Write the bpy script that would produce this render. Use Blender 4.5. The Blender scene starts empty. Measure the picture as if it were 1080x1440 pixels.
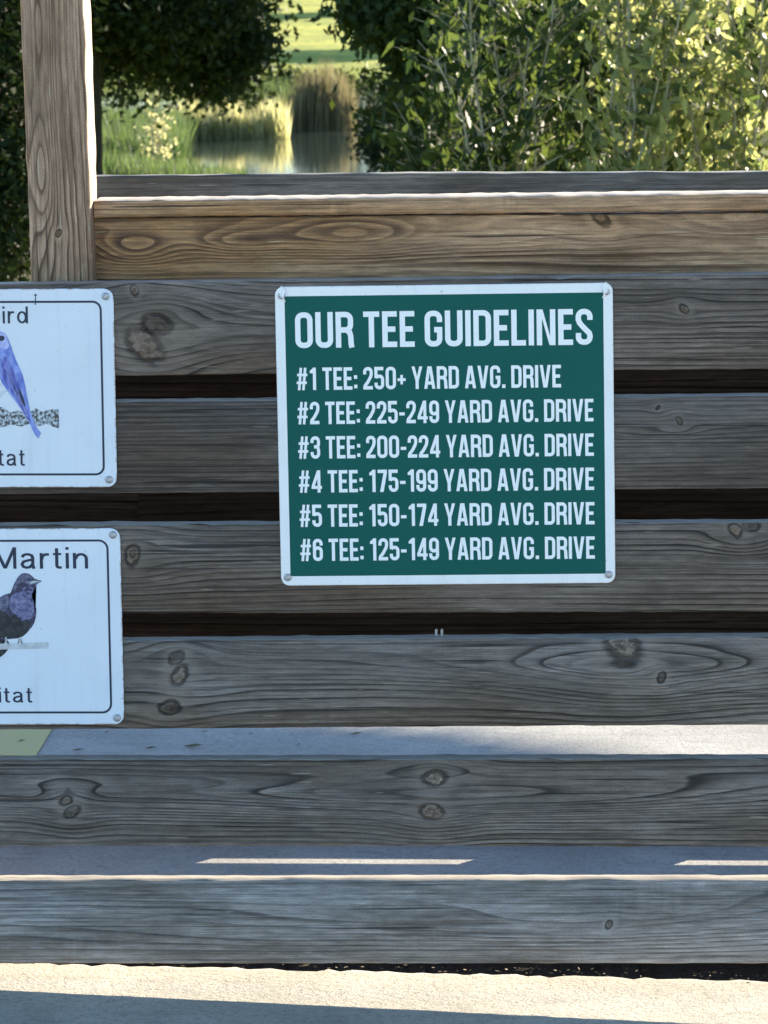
import bpy, bmesh, math, random
import numpy as np
from mathutils import Vector, Matrix
R = math.radians
rng = np.random.default_rng(7)
random.seed(7)
scene = bpy.context.scene
col = scene.collection

# ------------------------------------------------------------------ camera
F = 5400.0                      # focal length in photograph pixels (1080 x 1440)
CAM = Vector((0.0, -6.0, 1.69))
yaw, pitch, roll = R(3.2), R(8.64), R(0.77)
fwd = Vector((-math.sin(yaw) * math.cos(pitch), math.cos(yaw) * math.cos(pitch), -math.sin(pitch)))
r0 = Vector((math.cos(yaw), math.sin(yaw), 0))
u0 = r0.cross(fwd)
rt = r0 * math.cos(roll) - u0 * math.sin(roll)
up = r0 * math.sin(roll) + u0 * math.cos(roll)
cd = bpy.data.cameras.new('camera')
cam = bpy.data.objects.new('camera', cd)
col.objects.link(cam)
m = Matrix((rt, up, -fwd)).transposed().to_4x4()
m.translation = CAM
cam.matrix_world = m
cd.sensor_fit = 'VERTICAL'
cd.sensor_height = 36.0
cd.lens = F / 1440.0 * 36.0
cd.clip_start = 0.1
cd.clip_end = 5000
cd.dof.use_dof = True
cd.dof.focus_distance = 6.05
cd.dof.aperture_fstop = 26
scene.camera = cam

# ------------------------------------------------------------------ sky, sun, exposure
SUN_EL, SUN_AZ = R(14.4), R(38.0)           # sun stands behind the fence, to its right
w = bpy.data.worlds.new('World')
scene.world = w
w.use_nodes = True
nt = w.node_tree
nt.nodes.clear()
sky = nt.nodes.new('ShaderNodeTexSky')
sky.sky_type = 'NISHITA'
sky.sun_disc = False
sky.sun_elevation = SUN_EL
sky.sun_rotation = SUN_AZ
sky.air_density = 1.0
sky.dust_density = 0.2
sky.ozone_density = 3.0
bg = nt.nodes.new('ShaderNodeBackground')
bg.inputs['Strength'].default_value = 0.085
wo = nt.nodes.new('ShaderNodeOutputWorld')
nt.links.new(sky.outputs[0], bg.inputs[0])
nt.links.new(bg.outputs[0], wo.inputs[0])
sd = bpy.data.lights.new('sun', 'SUN')
sd.energy = 4.7
sd.angle = R(0.5)
sd.color = (1.0, 0.87, 0.68)
sun = bpy.data.objects.new('sun', sd)
sdir = Vector((math.sin(SUN_AZ) * math.cos(SUN_EL), math.cos(SUN_AZ) * math.cos(SUN_EL), math.sin(SUN_EL)))
sun.rotation_euler = sdir.to_track_quat('Z', 'Y').to_euler()
sun.location = (6, 12, 8)
col.objects.link(sun)
vs = scene.view_settings
vs.view_transform = 'Standard'
vs.look = 'None'
vs.gamma = 1
vs.exposure = 2.48
vs.use_curve_mapping = False


def P(px, py, Y):
    """point on the vertical plane y = Y seen at photograph pixel (px, py)"""
    d = fwd + rt * ((px - 540) / F) - up * ((py - 720) / F)
    return CAM + d * ((Y - CAM.y) / d.y)


# ------------------------------------------------------------------ object helpers
def tag(o, label=None, cat=None, group=None, kind=None):
    if label: o['label'] = label
    if cat: o['category'] = cat
    if group: o['group'] = group
    if kind: o['kind'] = kind
    return o


def empty(name, loc=(0, 0, 0)):
    o = bpy.data.objects.new(name, None)
    o.location = loc
    o.empty_display_size = 0.1
    col.objects.link(o)
    return o


def link(name, me, mat=None, parent=None, loc=None, rot=None):
    o = bpy.data.objects.new(name, me)
    if mat is not None and not me.materials:
        me.materials.append(mat)
    col.objects.link(o)
    if parent is not None:
        o.parent = parent
    if loc is not None: o.location = loc
    if rot is not None: o.rotation_euler = rot
    return o


def mesh(name, v, f, mat=None, parent=None, loc=None, rot=None, smooth=False):
    me = bpy.data.meshes.new(name)
    me.from_pydata([tuple(p) for p in v], [], [tuple(q) for q in f])
    if smooth:
        me.polygons.foreach_set('use_smooth', [True] * len(me.polygons))
    me.update()
    return link(name, me, mat, parent, loc, rot)


def quads(name, V, mat, parent=None, loc=None, smooth=False):
    """V: (n, 4, 3) array of quads, each an island of its own"""
    V = np.asarray(V, dtype=np.float32)
    n = V.shape[0]
    me = bpy.data.meshes.new(name)
    me.vertices.add(n * 4)
    me.vertices.foreach_set('co', V.reshape(-1))
    me.loops.add(n * 4)
    me.loops.foreach_set('vertex_index', np.arange(n * 4, dtype=np.int32))
    me.polygons.add(n)
    me.polygons.foreach_set('loop_start', np.arange(0, n * 4, 4, dtype=np.int32))
    me.update(calc_edges=True)
    return link(name, me, mat, parent, loc)


# ------------------------------------------------------------------ node helpers
class S:
    """a socket with arithmetic"""
    def __init__(s, g, o): s.g, s.o = g, o
    def __add__(s, b): return s.g.m('ADD', s, b)
    def __radd__(s, b): return s.g.m('ADD', s, b)
    def __sub__(s, b): return s.g.m('SUBTRACT', s, b)
    def __rsub__(s, b): return s.g.m('SUBTRACT', b, s)
    def __mul__(s, b): return s.g.m('MULTIPLY', s, b)
    def __rmul__(s, b): return s.g.m('MULTIPLY', s, b)
    def __truediv__(s, b): return s.g.m('DIVIDE', s, b)


class G:
    def __init__(g, name):
        g.mat = bpy.data.materials.new(name)
        g.mat.use_nodes = True
        g.t = g.mat.node_tree
        g.t.nodes.clear()
        g.out = g.n('ShaderNodeOutputMaterial')
        g.bsdf = None
    def n(g, kind): return g.t.nodes.new(kind)
    def put(g, sock, v):
        if isinstance(v, S): g.t.links.new(v.o, sock)
        elif v is not None: sock.default_value = v
    def m(g, op, a, b=None, c=None, clamp=False):
        x = g.n('ShaderNodeMath'); x.operation = op; x.use_clamp = clamp
        for i, v in enumerate((a, b, c)): g.put(x.inputs[i], v)
        return S(g, x.outputs[0])
    def obj(g):
        x = g.n('ShaderNodeTexCoord'); s = g.n('ShaderNodeSeparateXYZ')
        g.t.links.new(x.outputs['Object'], s.inputs[0])
        return [S(g, q) for q in s.outputs]
    def pos(g):
        x = g.n('ShaderNodeNewGeometry'); s = g.n('ShaderNodeSeparateXYZ')
        g.t.links.new(x.outputs['Position'], s.inputs[0])
        return [S(g, q) for q in s.outputs]
    def vec(g, a, b, c):
        x = g.n('ShaderNodeCombineXYZ')
        for i, v in enumerate((a, b, c)): g.put(x.inputs[i], v)
        return S(g, x.outputs[0])
    def noise(g, v, scale=1.0, detail=2.0, rough=0.5, dist=0.0):
        x = g.n('ShaderNodeTexNoise')
        g.put(x.inputs['Vector'], v)
        x.inputs['Scale'].default_value = scale
        x.inputs['Detail'].default_value = detail
        x.inputs['Roughness'].default_value = rough
        x.inputs['Distortion'].default_value = dist
        return S(g, x.outputs[0])
    def ramp(g, v, stops, smooth=False):
        x = g.n('ShaderNodeValToRGB')
        cr = x.color_ramp
        if smooth: cr.interpolation = 'EASE'
        while len(cr.elements) < len(stops): cr.elements.new(0.5)
        for e, (p, c) in zip(cr.elements, stops):
            e.position = p
            e.color = (c, c, c, 1) if isinstance(c, (int, float)) else (*c, 1)
        g.put(x.inputs[0], v)
        return S(g, x.outputs[0])
    def ss(g, v, lo, hi):
        x = g.n('ShaderNodeMapRange'); x.interpolation_type = 'SMOOTHSTEP'
        g.put(x.inputs[0], v)
        x.inputs[1].default_value = lo; x.inputs[2].default_value = hi
        return S(g, x.outputs[0])
    def mix(g, f, a, b, mode='MIX'):
        x = g.n('ShaderNodeMix'); x.data_type = 'RGBA'; x.blend_type = mode
        g.put(x.inputs[0], f)
        for i, v in ((6, a), (7, b)):
            g.put(x.inputs[i], v if isinstance(v, S) else (*v, 1))
        return S(g, x.outputs[2])
    def isl(g):
        x = g.n('ShaderNodeNewGeometry'); return S(g, x.outputs['Random Per Island'])
    def surf(g, color, rough=0.7, spec=0.3, bump=None, bs=0.3, bd=0.001, metal=0.0):
        b = g.n('ShaderNodeBsdfPrincipled')
        g.put(b.inputs['Base Color'], color if isinstance(color, S) else (*color, 1))
        g.put(b.inputs['Roughness'], rough)
        b.inputs['Specular IOR Level'].default_value = spec
        b.inputs['Metallic'].default_value = metal
        if bump is not None:
            k = g.n('ShaderNodeBump'); k.inputs['Strength'].default_value = bs
            k.inputs['Distance'].default_value = bd
            g.put(k.inputs['Height'], bump)
            g.t.links.new(k.outputs[0], b.inputs['Normal'])
        g.t.links.new(b.outputs[0], g.out.inputs[0])
        g.bsdf = b
        return g.mat


# ------------------------------------------------------------------ weathered timber
PAL_GREY = ((0.025, 0.020, 0.016), (0.186, 0.154, 0.127), (0.118, 0.083, 0.057))
PAL_WARM = ((0.021, 0.016, 0.012), (0.158, 0.125, 0.100), (0.110, 0.073, 0.047))
PAL_DARK = ((0.020, 0.016, 0.013), (0.115, 0.094, 0.078), (0.082, 0.057, 0.040))
PAL_PALE = ((0.060, 0.052, 0.045), (0.275, 0.244, 0.214), (0.195, 0.158, 0.124))
PAL_BROWN = ((0.092, 0.043, 0.020), (0.430, 0.252, 0.132), (0.345, 0.180, 0.070))
PAL_POST = ((0.100, 0.055, 0.031), (0.390, 0.252, 0.158), (0.310, 0.172, 0.090))
PAL_REAR_SHADE = ((0.006, 0.005, 0.004), (0.026, 0.022, 0.018), (0.019, 0.015, 0.011))  # rear boards: darkness of the gaps painted into the wood


def wood(name, seed, pal, sp=7.0, amp=5.0, knots=(), eyes=(), warp=(1.5, 7.0), ringk=1.0, streak=0.10, lit_bleach=0.9, wide=False, spec=0.3):
    """sp: ring spacing (mm); knots: (x, z, r, darkness); eyes: (x, z, rx, rz, rings) centre of nested grain loops"""
    g = G(name)
    X, Y, Z = g.obj()
    c = Z + Y * 0.55
    wig = g.noise(g.vec(X * 7.0, c * 30.0, seed + 3.0), detail=2.0) - 0.5
    cc = c + wig * 0.0035
    for kx, kz, r, dk in knots:
        dx, dz = (X - kx) / (r * 3.8), (c - kz) / (r * 2.3)
        e = g.m('EXPONENT', (dx * dx + dz * dz) * -1.0)
        cc = cc - (c - kz) * e * 0.8
    f = cc * (1000.0 / sp) + (g.noise(g.vec(X * warp[0], c * warp[1], seed), detail=1.0, rough=0.3) - 0.5) * (amp * 2.2)
    f = f + (g.noise(g.vec(X * 0.8, c * 22.0, seed + 70.0), detail=1.0) - 0.5) * 3.2
    for ex, ez, rx, rz, n in eyes:
        dx, dz = (X - ex) / rx, (c - ez) / rz
        f = f + g.m('EXPONENT', (dx * dx + dz * dz) * -1.0) * n
    fr = g.m('FRACT', f)
    ring = g.ramp(fr, [(0.0, 0.0), (0.15, 0.10), (0.45, 0.60), (0.75, 1.0), (0.92, 0.9), (1.0, 0.0)] if wide else [(0.0, 0.0), (0.35, 0.06), (0.70, 0.45), (0.86, 1.0), (0.94, 0.9), (1.0, 0.0)])
    rid = g.m('FLOOR', f)
    rvar = g.noise(g.vec(rid * 7.31, X * 1.5, seed + 90.0), detail=0.0)
    fade = g.ss(g.noise(g.vec(X * 2.0, c * 14.0, seed + 20.0), detail=2.0), 0.25, 0.6)
    fib = g.noise(g.vec(X * 6.0, c * 380.0, seed + 5.0), detail=3.0, rough=0.6)
    fib2 = g.noise(g.vec(X * 26.0, c * 140.0, seed + 6.0), detail=2.0, rough=0.6)
    pat = g.noise(g.vec(X * 2.6, c * 12.0, seed + 30.0), detail=4.0, rough=0.6)
    big = g.noise(g.vec(X * 1.1, c * 5.0, seed + 50.0), detail=3.0)
    dark, light, tint = pal
    k = ring * (fade * 0.75 + 0.25) * g.ss(rvar, 0.15, 0.65) * ringk
    lt = g.mix(g.ss(pat, 0.34, 0.68), tuple(q * 0.62 for q in light), tuple(q * k_ for q, k_ in zip(light, (1.16, 1.2, 1.28))))
    lt = g.mix(g.ss(big, 0.50, 0.66) * 0.8, lt, tint)
    col_ = g.mix(g.m('MINIMUM', k * 1.15, 1.0), lt, dark)
    grit = g.noise(g.vec(X * 420.0, c * 520.0, seed + 7.0), detail=2.0, rough=0.7)
    col_ = g.mix(1.0, col_, g.ramp(grit, [(0.3, 0.78), (0.5, 1.0), (0.7, 1.25)]), 'MULTIPLY')
    col_ = g.mix(1.0, col_, g.ramp(fib * 0.6 + fib2 * 0.4, [(0.30, 0.42), (0.5, 1.0), (0.70, 1.62)]), 'MULTIPLY')
    vst = g.noise(g.vec(X * 75.0, c * 7.0, seed + 8.0), detail=3.0, rough=0.6)
    vsm = g.ss(g.noise(g.vec(X * 5.0, c * 9.0, seed + 9.0), detail=2.0), 0.50, 0.70)
    col_ = g.mix(vsm * streak * 2.0, col_, g.mix(1.0, col_, g.ramp(vst, [(0.3, 0.7), (0.5, 1.0), (0.7, 1.35)]), 'MULTIPLY'))
    hair = g.ss(g.noise(g.vec(X * 1.8, cc * 210.0, seed + 61.0), detail=1.0, rough=0.4), 0.56, 0.62) * g.ss(g.noise(g.vec(X * 2.6, c * 26.0, seed + 62.0), detail=2.0), 0.40, 0.56)
    col_ = g.mix(hair * 0.45, col_, dark)
    chk = g.ss(g.noise(g.vec(X * 2.4, c * 130.0, seed + 12.0), detail=1.0), 0.66, 0.70)
    chm = g.ss(g.noise(g.vec(X * 3.0, c * 20.0, seed + 14.0), detail=1.0), 0.48, 0.6)
    crack = chk * chm
    col_ = g.mix(crack * 0.8, col_, tuple(q * 0.35 for q in dark))
    sil = g.ss(g.noise(g.vec(X * 14.0, c * 220.0, seed + 16.0), detail=1.0), 0.715, 0.77)
    col_ = g.mix(sil * 0.45, col_, tuple(min(0.5, q * 2.3) for q in light))
    h = 1.0 + fib * 0.5 - crack * 2.2 - hair * 0.8 + k * 0.7
    if knots:
        nz = g.noise(g.vec(X * 26.0, c * 42.0, seed + 40.0), detail=4.0, rough=0.6) - 0.5
        nf = g.noise(g.vec(X * 85.0, c * 120.0, seed + 41.0), detail=4.0, rough=0.65, dist=0.8)
        for kx, kz, r, dk in knots:
            ca, sa = math.cos(kx * 37.0), math.sin(kx * 37.0)
            ux, uz = (X - kx), (c - kz)
            dx, dz = (ux * ca + uz * sa) / (r * 1.08), (uz * ca - ux * sa) / (r * 0.72)
            d = g.m('SQRT', dx * dx + dz * dz) + nz * 1.25
            core = 1.0 - g.ss(d, 0.62, 1.08)
            rim = g.ss(d, 0.55, 0.85) * (1.0 - g.ss(d, 0.88, 1.12)) * g.ss(nf * 0.5 + nz, 0.05, 0.32)
            halo = g.ss(d, 0.95, 1.3) * (1.0 - g.ss(d, 1.3, 2.6))
            kc = g.ramp(nf * 0.8 + g.m('FRACT', d * 1.6 + nz * 1.5) * 0.2, [(0.34, tuple(q * 0.8 * dk for q in dark)), (0.5, tuple(q * 0.65 * dk for q in tint)), (0.70, tuple(q * 0.8 * dk for q in light))])
            col_ = g.mix(halo * 0.30, col_, tuple(min(1, q * 1.35) for q in light))
            col_ = g.mix(core * 0.80, col_, kc)
            col_ = g.mix(rim * 0.70, col_, (0.010, 0.008, 0.007))
            h = h - core * 0.8 - rim * 2.0 + nf * core * 1.2
    # upper faces: weather bleaching, with sunlit edge brightness put into the colour
    gn = g.n('ShaderNodeNewGeometry')
    sp_ = g.n('ShaderNodeSeparateXYZ')
    g.t.links.new(gn.outputs['True Normal'], sp_.inputs[0])
    upf = g.ss(S(g, sp_.outputs[2]), 0.75, 0.95)
    col_ = g.mix(upf * lit_bleach, col_, g.mix(fib2, (0.21, 0.18, 0.15), (0.42, 0.38, 0.32)))
    return g.surf(col_, g.ramp(fib, [(0.3, 0.55), (0.7, 0.75)]), spec, h, 0.7, 0.0018)


def timber_mesh(name, L, H, T, seed, wave=0.0012, rough=0.0006, n=64, rad=0.004, nicks=()):
    """a sawn timber along local x, front face toward -y, with rounded uneven arrises. nicks: (x, width, depth) on the front top arris"""
    rs = np.random.default_rng(seed)
    prof = []
    a = rad
    for cx, cz, t0 in ((T / 2 - a, H / 2 - a, 0), (-T / 2 + a, H / 2 - a, 90), (-T / 2 + a, -H / 2 + a, 180), (T / 2 - a, -H / 2 + a, 270)):
        for k in range(3):
            t = R(t0 + 45 * k)
            prof.append((cx + a * math.cos(t), cz + a * math.sin(t), 1 if cz > 0 else -1))
    m_ = len(prof)
    xs = np.linspace(-L / 2, L / 2, n)
    ph = rs.uniform(0, 6.28, 8)
    V = []
    for x in xs:
        top = wave * (math.sin(x * 2.1 + ph[0]) + .5 * math.sin(x * 7.3 + ph[1]))
        bot = wave * (math.sin(x * 2.4 + ph[2]) + .5 * math.sin(x * 6.1 + ph[3]))
        bow = wave * 0.8 * math.sin(x * 1.3 + ph[4])
        for j, (py, pz, sgn) in enumerate(prof):
            jx, jz = rs.normal(0, rough, 2)
            z = pz + (top if sgn > 0 else bot) + jz
            if py < 0 and sgn > 0:
                for nx, nw, nd in nicks:
                    z -= nd * math.exp(-((x - nx) / nw) ** 2)
            V.append((x, py + bow + jx * 0.6, z))
    Fc = []
    for i in range(n - 1):
        for j in range(m_):
            Fc.append((i * m_ + j, i * m_ + (j + 1) % m_, (i + 1) * m_ + (j + 1) % m_, (i + 1) * m_ + j))
    Fc.append(tuple(range(m_ - 1, -1, -1)))
    Fc.append(tuple((n - 1) * m_ + j for j in range(m_)))
    me = bpy.data.meshes.new(name)
    me.from_pydata(V, [], Fc)
    me.polygons.foreach_set('use_smooth', [True] * (len(Fc) - 2) + [False] * 2)
    me.update()
    try:
        me.set_sharp_from_angle(angle=R(40))
    except Exception:
        pass
    return me


# ------------------------------------------------------------------ the ground
ZB = P(540, 1356, 0).z                       # underside of the lowest board


def gz(x):
    return ZB - 0.044 - 0.024 * max(-2.5, min(2.5, x + 0.34))


def concrete(name, base, spec_):
    g = G(name)
    x, y, z = g.pos()
    v = g.vec(x, y, z)
    n1 = g.noise(v, 3.0, 4.0, 0.6)
    n2 = g.noise(v, 260.0, 3.0, 0.65)
    n3 = g.noise(g.vec(x * 60.0, y * 900.0, 0.0), 1.0, 2.0)
    n4 = g.noise(v, 90.0, 2.0, 0.6)
    c = g.mix(g.ss(n1, 0.35, 0.7), tuple(q * 0.86 for q in base), tuple(q * 1.1 for q in base))
    c = g.mix(1.0, c, g.ramp(n2 * 0.6 + n4 * 0.4, [(0.32, 0.50), (0.46, 0.94), (0.68, 1.22)]), 'MULTIPLY')
    n5 = g.noise(g.vec(x * 2.0, y * 5.0, 4.0), 4.0, 4.0, 0.65)
    c = g.mix(g.ss(n5, 0.52, 0.70) * 0.45, c, tuple(q * 0.62 for q in base))
    c = g.mix(g.ss(n4, 0.70, 0.76) * 0.7, c, tuple(q * 0.35 for q in base))
    return g.surf(c, 0.88, 0.2, n2 * 0.6 + n3 * 0.4 + n4 * 0.6, spec_, 0.004)


M_CONC = concrete('concrete', (0.40, 0.368, 0.305), 1.0)
M_CONC2 = concrete('concrete_path', (0.285, 0.28, 0.262), 0.5)


def slab(name, y0, y1, mat, dz=0.0, rough_back=False):
    xs = np.concatenate([np.linspace(-30, -2.9, 4), np.linspace(-2.8, 2.2, 260), np.linspace(2.5, 30, 4)])
    V, Fc = [], []
    for x in xs:
        j = rng.normal(0, 0.003) if rough_back else 0
        jz = -abs(rng.normal(0, 0.002)) if rough_back else 0
        g_ = gz(x) + dz
        V += [(x, y0, g_ - 0.12), (x, y0 + 0.006, g_), (x, y1 - 0.03 + j * 0.5, g_), (x, y1 + j, g_ - 0.005 + jz), (x, y1 + 0.004 + j, g_ - 0.12)]
    for i in range(len(xs) - 1):
        for k in range(4):
            a = i * 5 + k
            Fc.append((a, a + 5, a + 6, a + 1))
    o = mesh(name, V, Fc, mat, smooth=False)
    return tag(o, kind='structure')


slab('pavement', -30, 0.135, M_CONC, rough_back=True)
slab('path', 0.500, 2.7, M_CONC2)
g = G('joint_soil')
x, y, z = g.pos()
n_ = g.noise(g.vec(x, y, z), 120.0, 4.0, 0.7)
M_SOIL = g.surf(g.ramp(n_, [(0.3, (0.006, 0.005, 0.004)), (0.7, (0.03, 0.024, 0.018))]), 0.95, 0.1, n_, 1.0, 0.006)
V, Fc = [], []
xs = np.linspace(-4, 4, 500)
for x_ in xs:
    for y_ in (0.12, 0.23, 0.37, 0.51):
        V.append((x_, y_, gz(x_) - 0.070 + rng.normal(0, 0.004)))
for i in range(len(xs) - 1):
    for k in range(3):
        a = i * 4 + k
        Fc.append((a, a + 4, a + 5, a + 1))
tag(mesh('joint_soil', V, Fc, M_SOIL), kind='structure')

# terrain: one sheet from behind the camera to the horizon
POND_Z = -2.5


def th(x, y):
    if y < 2.5: return -0.30
    if y < 40: t = (y - 2.5) / 37.5; return -0.30 - 2.08 * (t * t * (3 - 2 * t))
    # pond shore: the water opens to the right of the reed bank
    shore = 57.0 + 15.0 / (1 + math.exp(max(-40, min(40, (x - (-9.4)) * 2.0)))) if y < 80 else 0
    if y < 80: return -2.38 - 0.9 / (1 + math.exp(max(-40, min(40, -(y - shore) * 1.2))))
    if y < 112: t = max(0, min(1, (y - 92) / 9.0)); return -3.2 + 1.15 * t * t * (3 - 2 * t)
    return -2.05 + (y - 112) * 0.004 if y < 400 else -0.9


ys = np.concatenate([[-1500, -200, -30, 0], np.linspace(2.4, 44, 30), np.linspace(46, 82, 60), np.linspace(83, 114, 30), [130, 160, 200, 260, 330, 400, 600, 1000, 3000]])
xs = np.concatenate([[-3000, -600, -150, -60], np.linspace(-30, 30, 120), [60, 150, 600, 3000]])
V = [(x, y, th(x, y) + (0.03 * math.sin(x * 1.7 + y * .6) + 0.025 * math.sin(x * .7 - y * 1.1) if y > 4 else 0)) for y in ys for x in xs]
nx = len(xs)
Fc = [(j * nx + i, j * nx + i + 1, (j + 1) * nx + i + 1, (j + 1) * nx + i) for j in range(len(ys) - 1) for i in range(nx - 1)]
g = G('grass_ground')
x, y, z = g.pos()
n1 = g.noise(g.vec(x, y, 0.0), 0.22, 4.0, 0.6)
n2 = g.noise(g.vec(x * 3.0, y * 0.8, 0.0), 1.0, 4.0, 0.65)
c = g.mix(g.ss(n1, 0.35, 0.68), (0.17, 0.20, 0.020), (0.30, 0.30, 0.040))
c = g.mix(1.0, c, g.ramp(n2, [(0.3, 0.7), (0.7, 1.3)]), 'MULTIPLY')
M_GRASS = g.surf(c, 0.9, 0.1, n2, 0.8, 0.08)
tag(mesh('ground', V, Fc, M_GRASS, smooth=True), kind='structure')

g = G('pond_water')
x, y, z = g.pos()
n1 = g.noise(g.vec(x * 1.2, y * 2.6, 0.0), 1.0, 3.0, 0.55)
M_WATER = g.surf((0.030, 0.042, 0.032), 0.05, 0.4, n1, 0.2, 0.01)
tag(mesh('pond', [(-60, 45, POND_Z), (60, 45, POND_Z), (60, 100, POND_Z), (-60, 100, POND_Z)], [(0, 1, 2, 3)], M_WATER), kind='structure')

# ------------------------------------------------------------------ the fence
fence = empty('wooden_fence', (P(85, 1356, 0.08).x, 0.08, gz(-0.8)))
tag(fence, 'weathered grey plank fence with a tall post and brown top rail, signs screwed to it', 'fence')
FO = Vector(fence.location)


def timber(name, left, right, H, T, Yf, mat, seed, L=4.6, xc=None, **kw):
    """left / right: pixels on the top front arris; the timber is laid through both"""
    a, b = P(*left, Yf), P(*right, Yf)
    d = (b - a).normalized()
    ang = math.atan2(d.z, d.x)
    c0 = P(540, left[1] + (right[1] - left[1]) * (540 - left[0]) / (right[0] - left[0]), Yf)
    xmid = c0.x if xc is None else xc
    top = c0 + d * ((xmid - c0.x) / d.x)
    cen = top - Vector((-math.sin(ang), 0, math.cos(ang))) * (H / 2)
    me = timber_mesh(name, L, H, T, seed, **kw)
    o = link(name, me, mat, fence, Vector((cen.x, Yf + T / 2, cen.z)) - FO, (0, -ang, 0))
    return o


MM = 1.118e-3                                # metres per photograph pixel on the fence


def kp(px, py, ymid, r, dk=1.0, x0=540):     # knot given in pixels -> board coordinates
    return ((px - x0) * MM, (ymid - py) * MM, r * MM, dk)


def ep(px, py, ymid, rx, rz, n, x0=540):
    return ((px - x0) * MM, (ymid - py) * MM, rx * MM, rz * MM, n)


BX = P(540, 700, 0).x - 0.15
off = 0.10                                   # board centres lie left of the picture's middle
kpb = lambda *a: (lambda t: (t[0] + off, t[1], t[2], t[3]))(kp(*a))
epb = lambda *a: (lambda t: (t[0] + off, *t[1:]))(ep(*a))
W1 = wood('timber_front_a', 11, PAL_WARM, 10, 2.0, [kpb(203, 492, 460, 30, 1.9), kpb(222, 463, 460, 22, 0.8), kpb(963, 450, 460, 8, 1.6), kpb(192, 415, 460, 8, 2.4)], warp=(.8, 4))
W2 = wood('timber_front_b', 23, PAL_DARK, 7, 1.0, [kpb(927, 587, 628, 4, 0.4), kpb(957, 606, 628, 6, 1.8)], [epb(930, 622, 628, 70, 8, 1.6)], warp=(.6, 4), ringk=.75)
W3 = wood('timber_front_c', 37, PAL_WARM, 9, 1.8, [kpb(1058, 750, 801, 13, 0.9), kpb(1035, 757, 801, 12, 2.0), kpb(180, 790, 801, 16, 1.6)], warp=(.8, 4))
W4 = wood('timber_front_d', 41, PAL_GREY, 12, 1.5, [kpb(240, 933, 962, 13, 0.55), kpb(228, 1005, 962, 16, 0.9), kpb(245, 957, 962, 17, 2.0), kpb(876, 914, 962, 36, 2.1), kpb(931, 966, 962, 9, 0.7)], [epb(900, 952, 962, 270, 34, 4.5)], warp=(.9, 3.5), ringk=.9, streak=.15)
W5 = wood('timber_front_e', 59, PAL_GREY, 9, 1.2, [kpb(84, 1152, 1130, 12, 0.9), kpb(76, 1136, 1130, 10, 1.8), kpb(608, 1102, 1130, 18, 2.3), kpb(602, 1152, 1130, 17, 2.0)], [epb(640, 1130, 1130, 420, 28, 7.0), epb(30, 1130, 1130, 160, 22, 2.5)], warp=(.7, 3.5), streak=.1)
W6 = wood('timber_front_f', 67, PAL_PALE, 13, 1.8, [kpb(855, 1310, 1297, 7, 0.9)], [epb(830, 1300, 1297, 260, 40, 4.5), epb(380, 1310, 1297, 240, 45, 2.0)], warp=(.8, 3), ringk=.75, streak=.2)
BH, BT = 0.1395, 0.038
rows = [(396, 386, 524, W1), (564, 557, 691, W2), (738, 735, 862, W3), (901, 895, 1023, W4), (1068, 1067, 1191, W5), (1238, 1237, 1356, W6)]
for i, (yl, yr, yb, mt) in enumerate(rows):
    h_ = P(540, (yl + yr) / 2, 0).z - P(540, yb - .5, 0).z
    nk = {0: [(BX * 0 + (795 - 540) * MM + off, .012, .004)], 3: [((862 - 540) * MM + off, .03, .004)], 5: [((60 - 540) * MM + off, .05, .0022), ((950 - 540) * MM + off, .06, .002)]}.get(i, ())
    timber('board', (230, yl), (1020, yr), h_, BT, 0.0, mt, 100 + i, L=3.2, xc=BX + .05, n=140, wave=0.0004, rough=0.0004, nicks=nk)

# post: front face behind the boards; runs from the ground to above the picture
pl, pr = P(43, 385, 0.042), P(129.5, 385, 0.042)
plt, prt = P(29, 0, 0.042), P(115.5, 0, 0.042)
pw = (pr - pl).length
pm, pmt = (pl + pr) / 2, (plt + prt) / 2
ax = (pmt - pm).normalized()
pbase = pm - ax * 0.26
PL = 2.2
WP = wood('timber_post', 71, PAL_POST, 11.0, 1.6, [((P(103, 328, .04).z - pbase.z) - PL / 2, (129 - 103 - 43) * MM * -1 * 0 - 0.022, 0.0065, 0.5), ((P(53, 57, .04).z - pbase.z) - PL / 2, 0.034, 0.0035, 0.5)],
          [((P(80, 40, .04).z - pbase.z) - PL / 2, -0.004, .13, .016, 3.5), ((P(85, 240, .04).z - pbase.z) - PL / 2, 0.0, .10, .020, 4.0)], warp=(1.6, 9))
pang = math.atan2(ax.x, ax.z)
me = timber_mesh('post', PL, pw, 0.089, 200, wave=0.0015, n=90, rad=0.006)
post = link('post', me, WP, fence, pbase + ax * (PL / 2) + Vector((0, 0.0445, 0)) - FO, (0, pang - math.pi / 2, 0))
WP2 = wood('timber_post_plain', 75, PAL_POST, 9.0, 2.0)
me2 = timber_mesh('post', 3.05, 0.092, 0.089, 203, n=30)
for xp in (P(1500, 700, .05).x, P(-170, 700, .05).x):
    link('post', me2, WP2, fence, Vector((xp, 0.0865, gz(xp) + 3.05 / 2 - .02)) - FO, (0, -math.pi / 2, 0))
me3 = timber_mesh('rear_post', 1.12, 0.092, 0.089, 204, n=20)

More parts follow.
